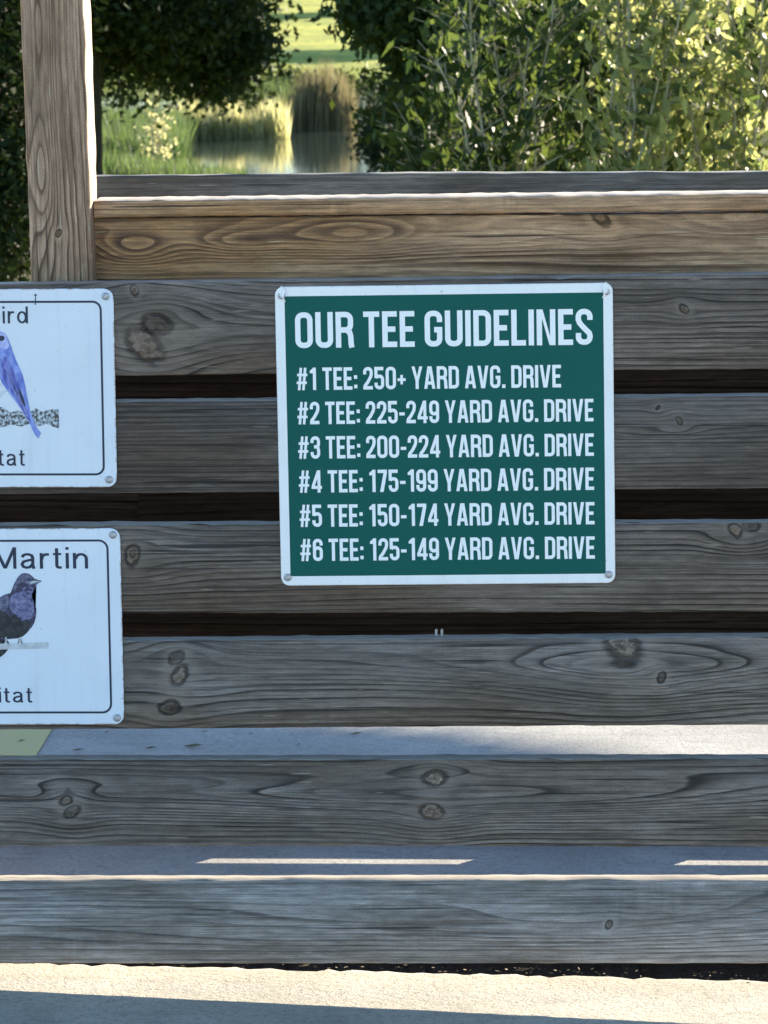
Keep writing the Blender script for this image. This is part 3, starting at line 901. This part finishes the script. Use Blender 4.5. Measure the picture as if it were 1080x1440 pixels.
def cond(ch):
    """condensed bold capitals, cap height 1 -> (width, list of layers, each a list of polygons)"""
    s = 0.152
    h = s / 2
    W_ = 0.50
    l, r_, b, t = h, W_ - h, h, 1 - h
    q = 0.145
    bar = lambda *p: strip(p, s)
    ver = lambda x: strip([(x, 0), (x, 1)], s)
    if ch in 'O0':
        return W_, [strip(rrect(l, b, r_, t, q), s, True)]
    if ch == 'U':
        return W_, [strip([(l, 1), (l, b + q)] + arc(l + q, b + q, q, q, 180, 270) + arc(r_ - q, b + q, q, q, 270, 360) + [(r_, 1)], s)]
    if ch == 'D':
        return W_, [strip([(l, b), (r_ - q, b)] + arc(r_ - q, b + q, q, q, 270, 360)[1:] + arc(r_ - q, t - q, q, q, 0, 90) + [(l, t)], s, True)]
    if ch == 'R':
        return W_, [ver(l), strip([(l, t), (r_ - q, t)] + arc(r_ - q, t - q, q, q, 90, 0)[1:] + [(r_, .53 + q * .85)] + arc(r_ - q, .53 + q * .75, q, q, 0, -90)[1:] + [(l, .53 - q * .25)], s),
                    strip([(r_ - .13, .50), (r_ - .03, .43), (r_, .33), (r_ + .01, .1), (r_ + .03, 0)], s)]
    if ch == 'T':
        return .46, [bar((0, t), (.46, t)), strip([(.23, 0), (.23, 1 - s)], s)]
    if ch == 'E':
        return .42, [ver(l), bar((s, t), (.42, t)), bar((s, .5), (.375, .5)), bar((s, b), (.42, b))]
    if ch == 'L':
        return .41, [ver(l), bar((s, b), (.41, b))]
    if ch == 'I':
        return s, [ver(h)]
    if ch == 'N':
        return .53, [ver(h), ver(.53 - h), [[Vector((s * .55, 1)), Vector((s * 1.12, 1)), Vector((.53 - s * .55, 0)), Vector((.53 - s * 1.12, 0))]]]
    if ch == 'G':
        return W_, [strip([(r_, .68), (r_, t - q)] + arc(r_ - q, t - q, q, q, 0, 90)[1:] + arc(l + q, t - q, q, q, 90, 180) + arc(l + q, b + q, q, q, 180, 270) + arc(r_ - q, b + q, q, q, 270, 360) + [(r_, .53 - .075)], s), bar((.27, .47), (W_, .47))]
    if ch == 'S':
        return W_ - .02, [strip([(r_ - .02, .69), (r_ - .02, t - q)] + arc(r_ - .02 - q, t - q, q, q, 0, 90)[1:] + arc(l + q, t - q, q, q, 90, 180) + [(l, .70), (l + .035, .61), (l + .13, .50), (r_ - .13, .41), (r_ - .045, .33), (r_ - .02, .24)] + arc(r_ - .02 - q, b + q, q, q, 0, -90)[2:] + arc(l + q, b + q, q, q, -90, -180) + [(l, .33)], s)]
    if ch == 'A':
        return .54, [[[Vector((0, 0)), Vector((s, 0)), Vector((.54 / 2 + .045, 1)), Vector((.54 / 2 - .10, 1))]], [[Vector((.54 - s, 0)), Vector((.54, 0)), Vector((.54 / 2 + .10, 1)), Vector((.54 / 2 - .045, 1))]], strip([(.13, .26), (.41, .26)], .145)]
    if ch == 'V':
        return .53, [[[Vector((0, 1)), Vector((s, 1)), Vector((.265 + .045, 0)), Vector((.265 - .095, 0))]], [[Vector((.53 - s, 1)), Vector((.53, 1)), Vector((.265 + .095, 0)), Vector((.265 - .045, 0))]]]
    if ch == 'Y':
        return .53, [[[Vector((0, 1)), Vector((s, 1)), Vector((.265 + .05, .36)), Vector((.265 - h, .36))]], [[Vector((.53 - s, 1)), Vector((.53, 1)), Vector((.265 + h, .36)), Vector((.265 - .05, .36))]], strip([(.265, 0), (.265, .45)], s)]
    if ch == '#':
        k = .105
        return .56, [strip([(.13, 0), (.24, 1)], .125), strip([(.34, 0), (.45, 1)], .125), strip([(.02, .33), (.52, .33)], .115), strip([(.05, .68), (.55, .68)], .115)]
    if ch == '1':
        return .36, [strip([(.36 - h - .03, 0), (.36 - h - .03, 1)], s), [[Vector((.03, .86)), Vector((.03, .75)), Vector((.2, .75)), Vector((.2, .99))]]]
    if ch == '2':
        return .47, [strip([(l, .67), (l, t - q)] + arc(l + q, t - q, q, q, 180, 90)[1:] + arc(.47 - h - q, t - q, q, q, 90, 0) + [(.47 - h, .68), (.47 - h - .03, .56), (.22, .32), (l + .02, .18), (l + .005, .10)], s), bar((0, b), (.46, b))]
    if ch == '3':
        return .47, [strip([(l, .70), (l, t - q)] + arc(l + q, t - q, q, q, 180, 90)[1:] + arc(.47 - h - q, t - q, q, q, 90, 0) + [(.47 - h, .66), (.36, .55), (.30, .53), (.17, .53)], s), strip([(.17, .53), (.30, .53), (.36, .50), (.47 - h, .38), (.47 - h, b + q)] + arc(.47 - h - q, b + q, q, q, 0, -90)[1:] + arc(l + q, b + q, q, q, -90, -180) + [(l, .30)], s)]
    if ch == '4':
        return .50, [strip([(.36, 0), (.36, 1)], s * .95), strip([(.0, .235), (.50, .235)], s * .9), [[Vector((0, .30)), Vector((.155, .30)), Vector((.44, 1)), Vector((.275, 1))]]]
    if ch == '5':
        return .47, [strip([(.44, t), (l, t), (l, .50)], s), strip([(l, .52), (l + .06, .575), (.20, .585)] + arc(.47 - h - q, .585 - q, q, q, 90, 0) + arc(.47 - h - q, b + q, q, q, 0, -90) + arc(l + q, b + q, q, q, -90, -180) + [(l, .30)], s)]
    if ch == '6':
        return .48, [strip(rrect(l, b, .48 - h, .585, q), s, True), strip([(.48 - h, .70), (.48 - h, t - q)] + arc(.48 - h - q, t - q, q, q, 0, 90)[1:] + arc(l + q, t - q, q, q, 90, 180) + [(l, .3)], s)]
    if ch == '9':
        return .48, [strip(rrect(l, .415, .48 - h, t, q), s, True), strip([(l, .30), (l, b + q)] + arc(l + q, b + q, q, q, 180, 270)[1:] + arc(.48 - h - q, b + q, q, q, 270, 360) + [(.48 - h, .7)], s)]
    if ch == '7':
        return .45, [bar((0, t), (.45, t)), [[Vector((.10, 0)), Vector((.275, 0)), Vector((.45, 1 - s)), Vector((.28, 1 - s))]]]
    if ch == ':':
        return .165, [strip([(.083, .06), (.083, .22)], .155), strip([(.083, .48), (.083, .64)], .155)]
    if ch == '.':
        return .165, [strip([(.083, 0), (.083, .16)], .16)]
    if ch == '-':
        return .27, [strip([(0, .42), (.27, .42)], .14)]
    if ch == '+':
        return .40, [strip([(0, .42), (.40, .42)], .125), strip([(.20, .21), (.20, .63)], .125)]
    return .20, []


def plain(ch):
    """light grotesque letters, cap height 1"""
    s = .115
    x = .73
    c_, rx, ry = (.275, x / 2), .225, x / 2 - s / 2
    if ch == 'i': return s, [strip([(s / 2, 0), (s / 2, x)], s), strip([(s / 2, .88), (s / 2, 1.0)], s)]
    if ch == 'l': return s, [strip([(s / 2, 0), (s / 2, 1)], s)]
    if ch == 'r': return .33, [strip([(s / 2, 0), (s / 2, x)], s), strip([(s / 2, .40), (.10, .58), (.20, .665), (.33, .66)], s)]
    if ch == 'n': return .53, [strip([(s / 2, 0), (s / 2, x)], s), strip([(s / 2, .42)] + arc(.29, .46, .183, .21, 165, 0, 10) + [(.473, 0)], s)]
    if ch == 'u': return .53, [strip([(.473, 0), (.473, x)], s), strip([(s / 2, x), (s / 2, .28)] + arc(.24, .265, .183, .21, 180, 345, 10), s)]
    if ch == 'd': return .55, [strip(arc(.25, ry + s / 2, .195, ry, 0, 360, 20), s, True), strip([(.492, 0), (.492, 1)], s)]
    if ch == 'b': return .55, [strip(arc(.30, ry + s / 2, .195, ry, 0, 360, 20), s, True), strip([(s / 2, 0), (s / 2, 1)], s)]
    if ch == 'p': return .55, [strip(arc(.30, ry + s / 2, .195, ry, 0, 360, 20), s, True), strip([(s / 2, -.27), (s / 2, x)], s)]
    if ch == 'e': return .54, [strip(arc(.27, ry + s / 2, .21, ry, -35, -360, 22)[0:], s), strip([(.08, .36), (.48, .36)], s * .9)]
    if ch == 't': return .30, [strip([(.13, .95), (.13, .14)] + arc(.21, .14, .08, .085, 180, 270, 4) + [(.30, .055)], s), strip([(0, .68), (.29, .68)], s * .85)]
    if ch == 'a': return .54, [strip([(.07, .53), (.11, .63), (.20, .67), (.30, .67), (.40, .62), (.435, .52), (.435, .14), (.475, .0)], s), strip([(.43, .43), (.25, .385), (.11, .33), (.06, .21), (.10, .10), (.21, .05), (.33, .08), (.43, .22)], s)]
    if ch == 'M': return .80, [strip([(s / 2, 0), (s / 2, 1)], s), strip([(.8 - s / 2, 0), (.8 - s / 2, 1)], s), strip([(s * .5, 1), (.40, .02)], s), strip([(.40, .02), (.8 - s * .5, 1)], s)]
    if ch == 'H': return .68, [strip([(s / 2, 0), (s / 2, 1)], s), strip([(.68 - s / 2, 0), (.68 - s / 2, 1)], s), strip([(s, .52), (.68 - s, .52)], s)]
    if ch == 'P': return .60, [strip([(s / 2, 0), (s / 2, 1)], s), strip([(s, .94), (.36, .94)] + arc(.36, .70, .18, .24, 90, -90, 10) + [(s, .46)], s)]
    if ch == 'B': return .60, [strip([(s / 2, 0), (s / 2, 1)], s), strip([(s, .94), (.34, .94)] + arc(.34, .735, .16, .205, 90, -90, 10) + [(s, .53)], s), strip([(s, .51), (.36, .51)] + arc(.36, .285, .18, .23, 90, -90, 10) + [(s, .055)], s)]
    return .30, []


def lettering(name, text, font, x0, x1, ybase, hgt, mat, parent, y, gap=.078, space=.21):
    """flat painted letters between x0 and x1 (local metres); each stroke a hair above the previous one"""
    xw, polys = 0.0, []
    for ch in text:
        if ch == ' ':
            xw += space
            continue
        wd, layers = font(ch)
        for li, lay in enumerate(layers):
            for pg in lay:
                polys.append(([(p.x + xw, p.y) for p in pg], li))
        xw += wd + gap
    xw -= gap
    k = (x1 - x0) / xw
    V, Fc = [], []
    for pg, li in polys:
        b = len(V)
        for p in pg: V.append((x0 + p[0] * k, y - li * 0.00006, ybase + p[1] * hgt))
        a = sum(pg[i - 1][0] * pg[i][1] - pg[i][0] * pg[i - 1][1] for i in range(len(pg)))
        idx = list(range(b, b + len(pg)))
        Fc.append(tuple(idx if a > 0 else idx[::-1]))
    return mesh(name, V, Fc, mat, parent)


# ------------------------------------------------------------------ signs
def signmat(name, base, hw, hh, rust=0.0, rough=0.3, top=0.0):
    g = G(name)
    x, y, z = g.obj()
    ex = hw - g.m('ABSOLUTE', x)
    ez = hh - g.m('ABSOLUTE', z)
    e = g.m('MINIMUM', ex, ez)
    n1 = g.noise(g.vec(x, y, z), 55.0, 4.0, 0.7)
    n2 = g.noise(g.vec(x, y, z), 9.0, 3.0, 0.55)
    c = g.mix(g.ss(n2, 0.4, 0.75) * 0.5, base, tuple(q * 0.9 for q in base))
    n3 = g.noise(g.vec(x * 60.0, 0.0, z * 3.0), 1.0, 3.0, 0.6)
    c = g.mix(g.ss(n3, 0.55, 0.75) * 0.22, c, tuple(q * 0.72 for q in base))
    n4 = g.noise(g.vec(x, y, z), 160.0, 2.0)
    c = g.mix(g.ss(n4, 0.70, 0.75) * 0.5, c, (0.25, 0.22, 0.18))
    if rust:
        mk = (1.0 - g.ss(e + (n1 - 0.5) * 0.012, 0.0005, 0.0035)) * g.ss(n1, 0.44, 0.60)
        c = g.mix(mk * rust, c, g.mix(n1, (0.12, 0.045, 0.015), (0.40, 0.22, 0.10)))
    return g.surf(c, rough, 0.5, n2, 0.06, 0.01)


def rounded(hw, hh, r_, n=7):
    pts = []
    for cx, cz, a0 in ((hw - r_, hh - r_, 0), (-hw + r_, hh - r_, 90), (-hw + r_, -hh + r_, 180), (hw - r_, -hh + r_, 270)):
        pts += [(cx + r_ * math.cos(R(a0 + 90 * i / n)), cz + r_ * math.sin(R(a0 + 90 * i / n))) for i in range(n + 1)]
    return pts


def plate(name, hw, hh, r_, y0, y1, mat, parent):
    """solid plate with a small bevel toward the front (y1 < y0)"""
    a, b, c_ = rounded(hw, hh, r_), rounded(hw, hh, r_), rounded(hw - .0008, hh - .0008, r_ - .0008)
    n = len(a)
    V = [(x, y0, z) for x, z in a] + [(x, y1 + .0006, z) for x, z in b] + [(x, y1, z) for x, z in c_]
    Fc = []
    for k in (0, 1):
        for i in range(n):
            j = (i + 1) % n
            Fc.append((k * n + i, k * n + j, (k + 1) * n + j, (k + 1) * n + i))
    Fc.append(tuple(range(2 * n, 3 * n)))
    Fc.append(tuple(range(n - 1, -1, -1)))
    o = mesh(name, V, [f[::-1] for f in Fc], mat, parent)
    return o


SCREW = lathe([(0.0062, -0.0005), (0.0064, 0.0006), (0.0054, 0.0022), (0.0034, 0.0030), (0.0030, 0.0018), (0.0004, 0.0018)], 14)


def sign_root(name, TL, TR, BR, BL, Y):
    c = [P(*q, Y) for q in (TL, TR, BR, BL)]
    cen = sum(c, Vector()) / 4
    dx = (c[1] + c[2] - c[0] - c[3]).normalized()
    dz = (c[0] + c[1] - c[2] - c[3]).normalized()
    hw = ((c[1] + c[2]) / 2 - (c[0] + c[3]) / 2).length / 2
    hh = ((c[0] + c[1]) / 2 - (c[2] + c[3]) / 2).length / 2
    ang = (math.atan2(dx.z, dx.x) + math.atan2(-dz.x, dz.z)) / 2
    o = empty(name, cen)
    o.rotation_euler = (0, -ang, 0)
    return o, hw, hh


g = G('white_paint')
x, y, z = g.obj()
n1 = g.noise(g.vec(x, y, z), 400.0, 2.0)
M_WHITE = g.surf(g.mix(g.ss(n1, 0.4, 0.75), (0.82, 0.84, 0.84), (0.76, 0.79, 0.79)), 0.45, 0.4)
g = G('navy_print')
M_NAVY = g.surf((0.010, 0.022, 0.055), 0.4, 0.4)

gs, hw, hh = sign_root('tee_sign', (386, 404), (862, 397), (865, 820), (396, 823), -0.003)
tag(gs, 'green sign with white border and white tee guidelines lettering', 'sign')
PXS = 2 * hw / 473.0
M_SW = signmat('sign_white', (0.78, 0.80, 0.80), hw, hh, 0.25)
plate('panel', hw, hh, .0135, 0.0020, -0.0010, M_SW, gs)
g = G('sign_green')
x, y, z = g.obj()
n1 = g.noise(g.vec(x, y, z), 7.0, 3.0)
n2 = g.noise(g.vec(x, y, z), 180.0, 3.0, .7)
M_GREEN = g.surf(g.mix(n1, (0.003, 0.083, 0.068), (0.004, 0.096, 0.082)), g.ramp(n2, [(.3, .42), (.7, .55)]), 0.14)
plate('field', hw - .0145, hh - .0145, .0035, -0.0008, -0.00125, M_GREEN, gs)
xl_, xr_ = -hw + 27.5 * PXS, hw - 28.5 * PXS
# heights measured from the top edge of the plate
rowsT = [('OUR TEE GUIDELINES', 88.5, 50, xr_), ('#1 TEE: 250+ YARD AVG. DRIVE', 147.5, 31.5, hw - 73.5 * PXS), ('#2 TEE: 225-249 YARD AVG. DRIVE', 195.5, 31.5, xr_), ('#3 TEE: 200-224 YARD AVG. DRIVE', 244, 31.5, xr_),
         ('#4 TEE: 175-199 YARD AVG. DRIVE', 292, 31.5, xr_), ('#5 TEE: 150-174 YARD AVG. DRIVE', 340.5, 31.5, xr_), ('#6 TEE: 125-149 YARD AVG. DRIVE', 389, 31.5, xr_)]
PZ = 2 * hh / 421.0
for tx, yb, hg, xe in rowsT:
    lettering('lettering', tx, cond, xl_, xe, hh - (yb - 2.8) * PZ, hg * PZ, M_WHITE, gs, -0.0015)
for sx, sz in ((-1, 1), (1, 1), (1, -1), (-1, -1)):
    mesh('screw', *SCREW, M_METAL, gs, (sx * (hw - .0105), -0.0012, sz * (hh - .0135)))

# crumpled paint flaps at the two upper corners of the plate
for sx, sc in ((-1, 1.0), (1, .8)):
    V = [(sx * (hw - .002), -.0012, hh - .006), (sx * (hw - .011), -.0045, hh + .002), (sx * (hw - .017), -.003, hh - .004), (sx * (hw - .014), -.0055, hh - .016), (sx * (hw - .017), -.002, hh - .024), (sx * (hw - .010), -.0015, hh - .021), (sx * (hw - .003), -.0014, hh - .017), (sx * (hw - .009), -.0042, hh - .011)]
    mesh('bent_corner', V, [(0, 1, 7), (1, 2, 7), (2, 3, 7), (3, 4, 5, 7), (5, 6, 7), (6, 0, 7)], M_SW, gs)


def ring_print(name, hw_, hh_, r_, wd, y, mat, parent):
    q = [(p[0], p[1]) for p in rounded(hw_, hh_, r_)]
    V, Fc = [], []
    for pg in strip(q, wd, True):
        b = len(V)
        V += [(p.x, y, p.y) for p in pg]
        Fc.append((b, b + 1, b + 2, b + 3))
    return mesh(name, V, Fc, mat, parent)


def smooth_poly(pts, n=3):
    for _ in range(n - 1):
        out = []
        for i in range(len(pts)):
            a, b = pts[i], pts[(i + 1) % len(pts)]
            out += [(a[0] * .75 + b[0] * .25, a[1] * .75 + b[1] * .25), (a[0] * .25 + b[0] * .75, a[1] * .25 + b[1] * .75)]
        pts = out
    return pts


def printed(name, pts, root_to_local, y, mat, parent, smooth=2):
    q = smooth_poly(pts, smooth) if smooth else pts
    V = []
    for px_, py_ in q:
        x_, z_ = root_to_local(px_, py_)
        V.append((x_, y, z_))
    a = sum(V[i - 1][0] * V[i][2] - V[i][0] * V[i - 1][2] for i in range(len(V)))
    idx = list(range(len(V)))
    bm = bmesh.new()
    vs_ = [bm.verts.new(v) for v in V]
    bm.faces.new(vs_ if a > 0 else vs_[::-1])
    bmesh.ops.triangulate(bm, faces=bm.faces[:])
    me = bpy.data.meshes.new(name)
    bm.to_mesh(me)
    bm.free()
    return link(name, me, mat, parent)


def to_local(root, Y):
    mi = Matrix.LocRotScale(root.location, root.rotation_euler, None).inverted()
    def f(px_, py_):
        v = mi @ P(px_, py_, Y)
        return v.x, v.z
    return f


def mottled(name, a, b, scale, lo=.4, hi=.6, c=None, stretch=(1, 1)):
    g = G(name)
    x, y, z = g.obj()
    n1 = g.noise(g.vec(x * stretch[0], 0.0, z * stretch[1]), scale, 3.0, .65)
    q = g.mix(g.ss(n1, lo, hi), a, b)
    if c is not None:
        n2 = g.noise(g.vec(x, 3.0, z), scale * .45, 2.0)
        q = g.mix(g.ss(n2, .5, .62), q, c)
    return g.surf(q, 0.35, 0.4)


# bluebird sign
bs, hw, hh = sign_root('bird_sign', (-245, 407), (160, 406), (164, 682), (-239, 688), -0.003)
tag(bs, 'white metal habitat sign picturing a blue bird on a mossy branch', 'sign')
M_SB = signmat('sign_white_blue', (0.66, 0.72, 0.79), hw, hh, 0.9, 0.16)
plate('panel', hw, hh, .016, 0.0020, -0.0010, M_SB, bs)
K = to_local(bs, -.0045)
ring_print('printed_border', hw - .0205, hh - .0205, .013, .0034, -.00125, M_NAVY, bs)
L = lambda px_, py_: K(px_, py_)
for tx, a_, b_, yb, hg in (('Bluebird', -81, 39.5, 455, 24), ('Habitat', -67, 35, 655, 23.5)):
    (x0, z0), (x1, z1) = L(a_, yb), L(b_, yb)
    lettering('lettering', tx, plain, x0, x1, (z0 + z1) / 2, hg * MM, M_NAVY, bs, -0.0014, gap=.14)
M_BRANCH = mottled('print_branch', (0.05, 0.055, 0.06), (0.50, 0.56, 0.62), 190.0, .42, .6)
M_BLUE = mottled('print_blue', (0.10, 0.15, 0.50), (0.26, 0.34, 0.70), 90.0, .35, .65, stretch=(1, .45))
M_RUST = mottled('print_rust', (0.36, 0.17, 0.09), (0.50, 0.36, 0.28), 120.0)
M_PALE = mottled('print_pale', (0.55, 0.58, 0.62), (0.72, 0.76, 0.80), 80.0)
br = [(-130, 590), (-110, 580), (-70, 584), (-40, 575), (-15, 579), (2, 572), (14, 580), (26, 577), (38, 582), (50, 574), (60, 579), (70, 576), (82, 575), (81, 590), (83, 603), (74, 600), (66, 596), (56, 599), (42, 596), (30, 600), (16, 597), (4, 601), (-20, 597), (-60, 603), (-100, 600), (-128, 602)]
printed('printed_branch', br, L, -.0013, M_BRANCH, bs, 1)
printed('printed_breast', [(-6, 500), (-22, 505), (-28, 525), (-24, 548), (-12, 562), (4, 560), (14, 556), (2, 535)], L, -.00136, M_PALE, bs)
printed('printed_breast', [(0, 492), (-12, 492), (-26, 506), (-28, 524), (-18, 534), (-4, 520), (4, 500)], L, -.00142, M_RUST, bs)
printed('printed_bird', [(2, 466), (8, 470), (14, 482), (18, 495), (24, 510), (31, 524), (35, 540), (38, 556), (41, 572), (45, 586), (51, 600), (59, 611), (55, 611), (54, 618), (47, 608), (42, 596), (36, 585), (28, 573), (18, 560), (9, 548), (0, 534), (-6, 516), (-4, 500), (-10, 492), (-18, 488), (-27, 487), (-17, 482), (-12, 471), (-4, 466)], L, -.00150, M_BLUE, bs)
printed('printed_eye', [(0, 472), (5, 472), (7, 476), (4, 480), (-1, 479), (-2, 475)], L, -.00160, M_NAVY, bs)
M_WING = mottled('print_wing', (0.06, 0.075, 0.33), (0.17, 0.20, 0.52), 140.0, .38, .62, stretch=(1, .3))
printed('printed_wing', [(8, 500), (15, 512), (22, 528), (28, 545), (33, 560), (38, 576), (42, 588), (45, 597), (40, 590), (34, 580), (25, 566), (15, 551), (6, 536), (1, 520), (2, 507)], L, -.00153, M_WING, bs)
M_FEATH = mottled('print_feather', (0.36, 0.40, 0.70), (0.46, 0.50, 0.78), 90.0)
for q in range(5):
    a0, b0 = (6 + q * 3.2, 514 + q * 7.5), (23 + q * 4.0, 553 + q * 8.2)
    printed('printed_feather', [(a0[0], a0[1]), (a0[0] + .9, a0[1]), ((a0[0] + b0[0]) / 2 + 1.6, (a0[1] + b0[1]) / 2), (b0[0] + .4, b0[1]), (b0[0] - .4, b0[1]), ((a0[0] + b0[0]) / 2 + .6, (a0[1] + b0[1]) / 2)], L, -.00156, M_FEATH, bs, 0)
printed('printed_face', [(-2, 466.5), (6, 468.5), (11, 478), (13, 488), (8, 492), (0, 488), (-8, 484), (-10, 474)], L, -.00153, M_FEATH, bs)
printed('printed_eye', [(27, 545), (30, 552), (34, 562), (36, 572), (33, 570), (29, 560), (26, 550)], L, -.00156, M_NAVY, bs)
printed('scratch', [(48.2, 414), (51.5, 413.5), (51.5, 416), (50.4, 416), (50.2, 429), (48.8, 429), (49.3, 416), (48.2, 416)], L, -.00156, M_NAVY, bs, 0)
for sx, sz in ((-1, 1), (1, 1), (1, -1), (-1, -1)):
    mesh('screw', *SCREW, M_METAL, bs, (sx * (hw - .0125), -0.0012, sz * (hh - .0120)))

# martin sign
ms, hw, hh = sign_root('bird_sign', (-236, 744), (168.5, 743), (175, 1016), (-230, 1021), -0.003)
tag(ms, 'white metal habitat sign picturing a dark purple bird on a perch', 'sign')
M_SM = signmat('sign_white_blue_b', (0.67, 0.73, 0.80), hw, hh, 0.9, 0.16)
plate('panel', hw, hh, .016, 0.0020, -0.0010, M_SM, ms)
L2 = to_local(ms, -.0045)
ring_print('printed_border', hw - .0205, hh - .0195, .014, .0034, -.00125, M_NAVY, ms)
for tx, a_, b_, yb, hg in (('Purple Martin', -157, 124, 800, 31), ('Habitat', -63, 45.5, 988, 22)):
    (x0, z0), (x1, z1) = L2(a_, yb), L2(b_, yb)
    lettering('lettering', tx, plain, x0, x1, (z0 + z1) / 2, hg * MM, M_NAVY, ms, -0.0014, gap=.14)
M_PERCH = mottled('print_perch', (0.42, 0.45, 0.47), (0.52, 0.56, 0.58), 60.0)
M_MART = mottled('print_martin', (0.022, 0.022, 0.060), (0.17, 0.175, 0.33), 170.0, .42, .62, (0.035, 0.032, 0.075))
M_MARTD = mottled('print_martin_dark', (0.008, 0.010, 0.020), (0.030, 0.034, 0.042), 110.0)
printed('printed_tail', [(16, 908), (6, 920), (-8, 930), (-26, 940), (-34, 938), (-20, 915), (-6, 898), (8, 898)], L2, -.00130, M_MARTD, ms, 1)
printed('printed_perch', [(-120, 906), (0, 905), (68, 903), (68.5, 912), (0, 913.5), (-120, 914)], L2, -.00136, M_PERCH, ms, 0)
printed('printed_bird', [(37, 805.5), (43, 808), (49, 814.5), (60.5, 817), (52, 820.5), (51, 825), (46, 833), (44, 838), (49, 848), (51.5, 858), (50, 870), (47, 879), (39, 889), (30, 897), (14, 899), (-8, 898), (-22, 892), (-28, 876), (-22, 858), (-8, 846), (2, 838), (10, 835), (14, 836), (17, 828), (21, 818), (27, 809), (32, 806)], L2, -.00145, M_MART, ms)
M_SHEEN = mottled('print_sheen', (0.07, 0.07, 0.17), (0.22, 0.22, 0.37), 130.0, .34, .68)
M_HEAD = mottled('print_head', (0.07, 0.07, 0.13), (0.16, 0.16, 0.24), 150.0)
printed('printed_breast', [(15, 838), (24, 832), (36, 836), (44, 846), (49, 858), (47, 868), (38, 872), (28, 868), (18, 862), (12, 852)], L2, -.00149, M_SHEEN, ms)
printed('printed_wing', [(12, 837), (13, 850), (6, 862), (-8, 866), (-24, 864), (-20, 854), (-6, 845), (4, 838)], L2, -.00150, M_HEAD, ms)
printed('printed_head', [(36, 806.5), (42, 809), (47, 815), (46, 821), (40, 822), (33, 818), (26, 820), (22, 830), (18, 832), (22, 820), (28, 810)], L2, -.00149, M_HEAD, ms)
printed('printed_eye', [(39.5, 812.5), (42.5, 813), (43, 815.5), (40.5, 816), (39, 814.5)], L2, -.00154, M_NAVY, ms)
printed('printed_belly', [(-24, 866), (-6, 856), (6, 860), (14, 868), (22, 864), (31, 874), (38, 873), (44, 878), (38, 889), (30, 896), (14, 898), (-8, 897), (-22, 890)], L2, -.00152, M_MARTD, ms, 1)
printed('printed_beak', [(41, 819), (48, 816.5), (58, 817), (50, 819.5), (44, 821)], L2, -.00152, M_PERCH, ms, 0)
for fx in (8, 28):
    printed('printed_foot', [(fx - 1, 896), (fx + 1.2, 896), (fx + 1.6, 903), (fx + 4, 907), (fx - 3, 906), (fx - .6, 902)], L2, -.00158, M_PERCH, ms, 0)
for sx, sz in ((-1, 1), (1, 1), (1, -1), (-1, -1)):
    mesh('screw', *SCREW, M_METAL, ms, (sx * (hw - .0115), -0.0012, sz * (hh - .0105)))

# ------------------------------------------------------------------ render settings
scene.render.engine = 'CYCLES'
scene.render.resolution_x = 768
scene.render.resolution_y = 1024
scene.cycles.max_bounces = 8
scene.cycles.transparent_max_bounces = 8
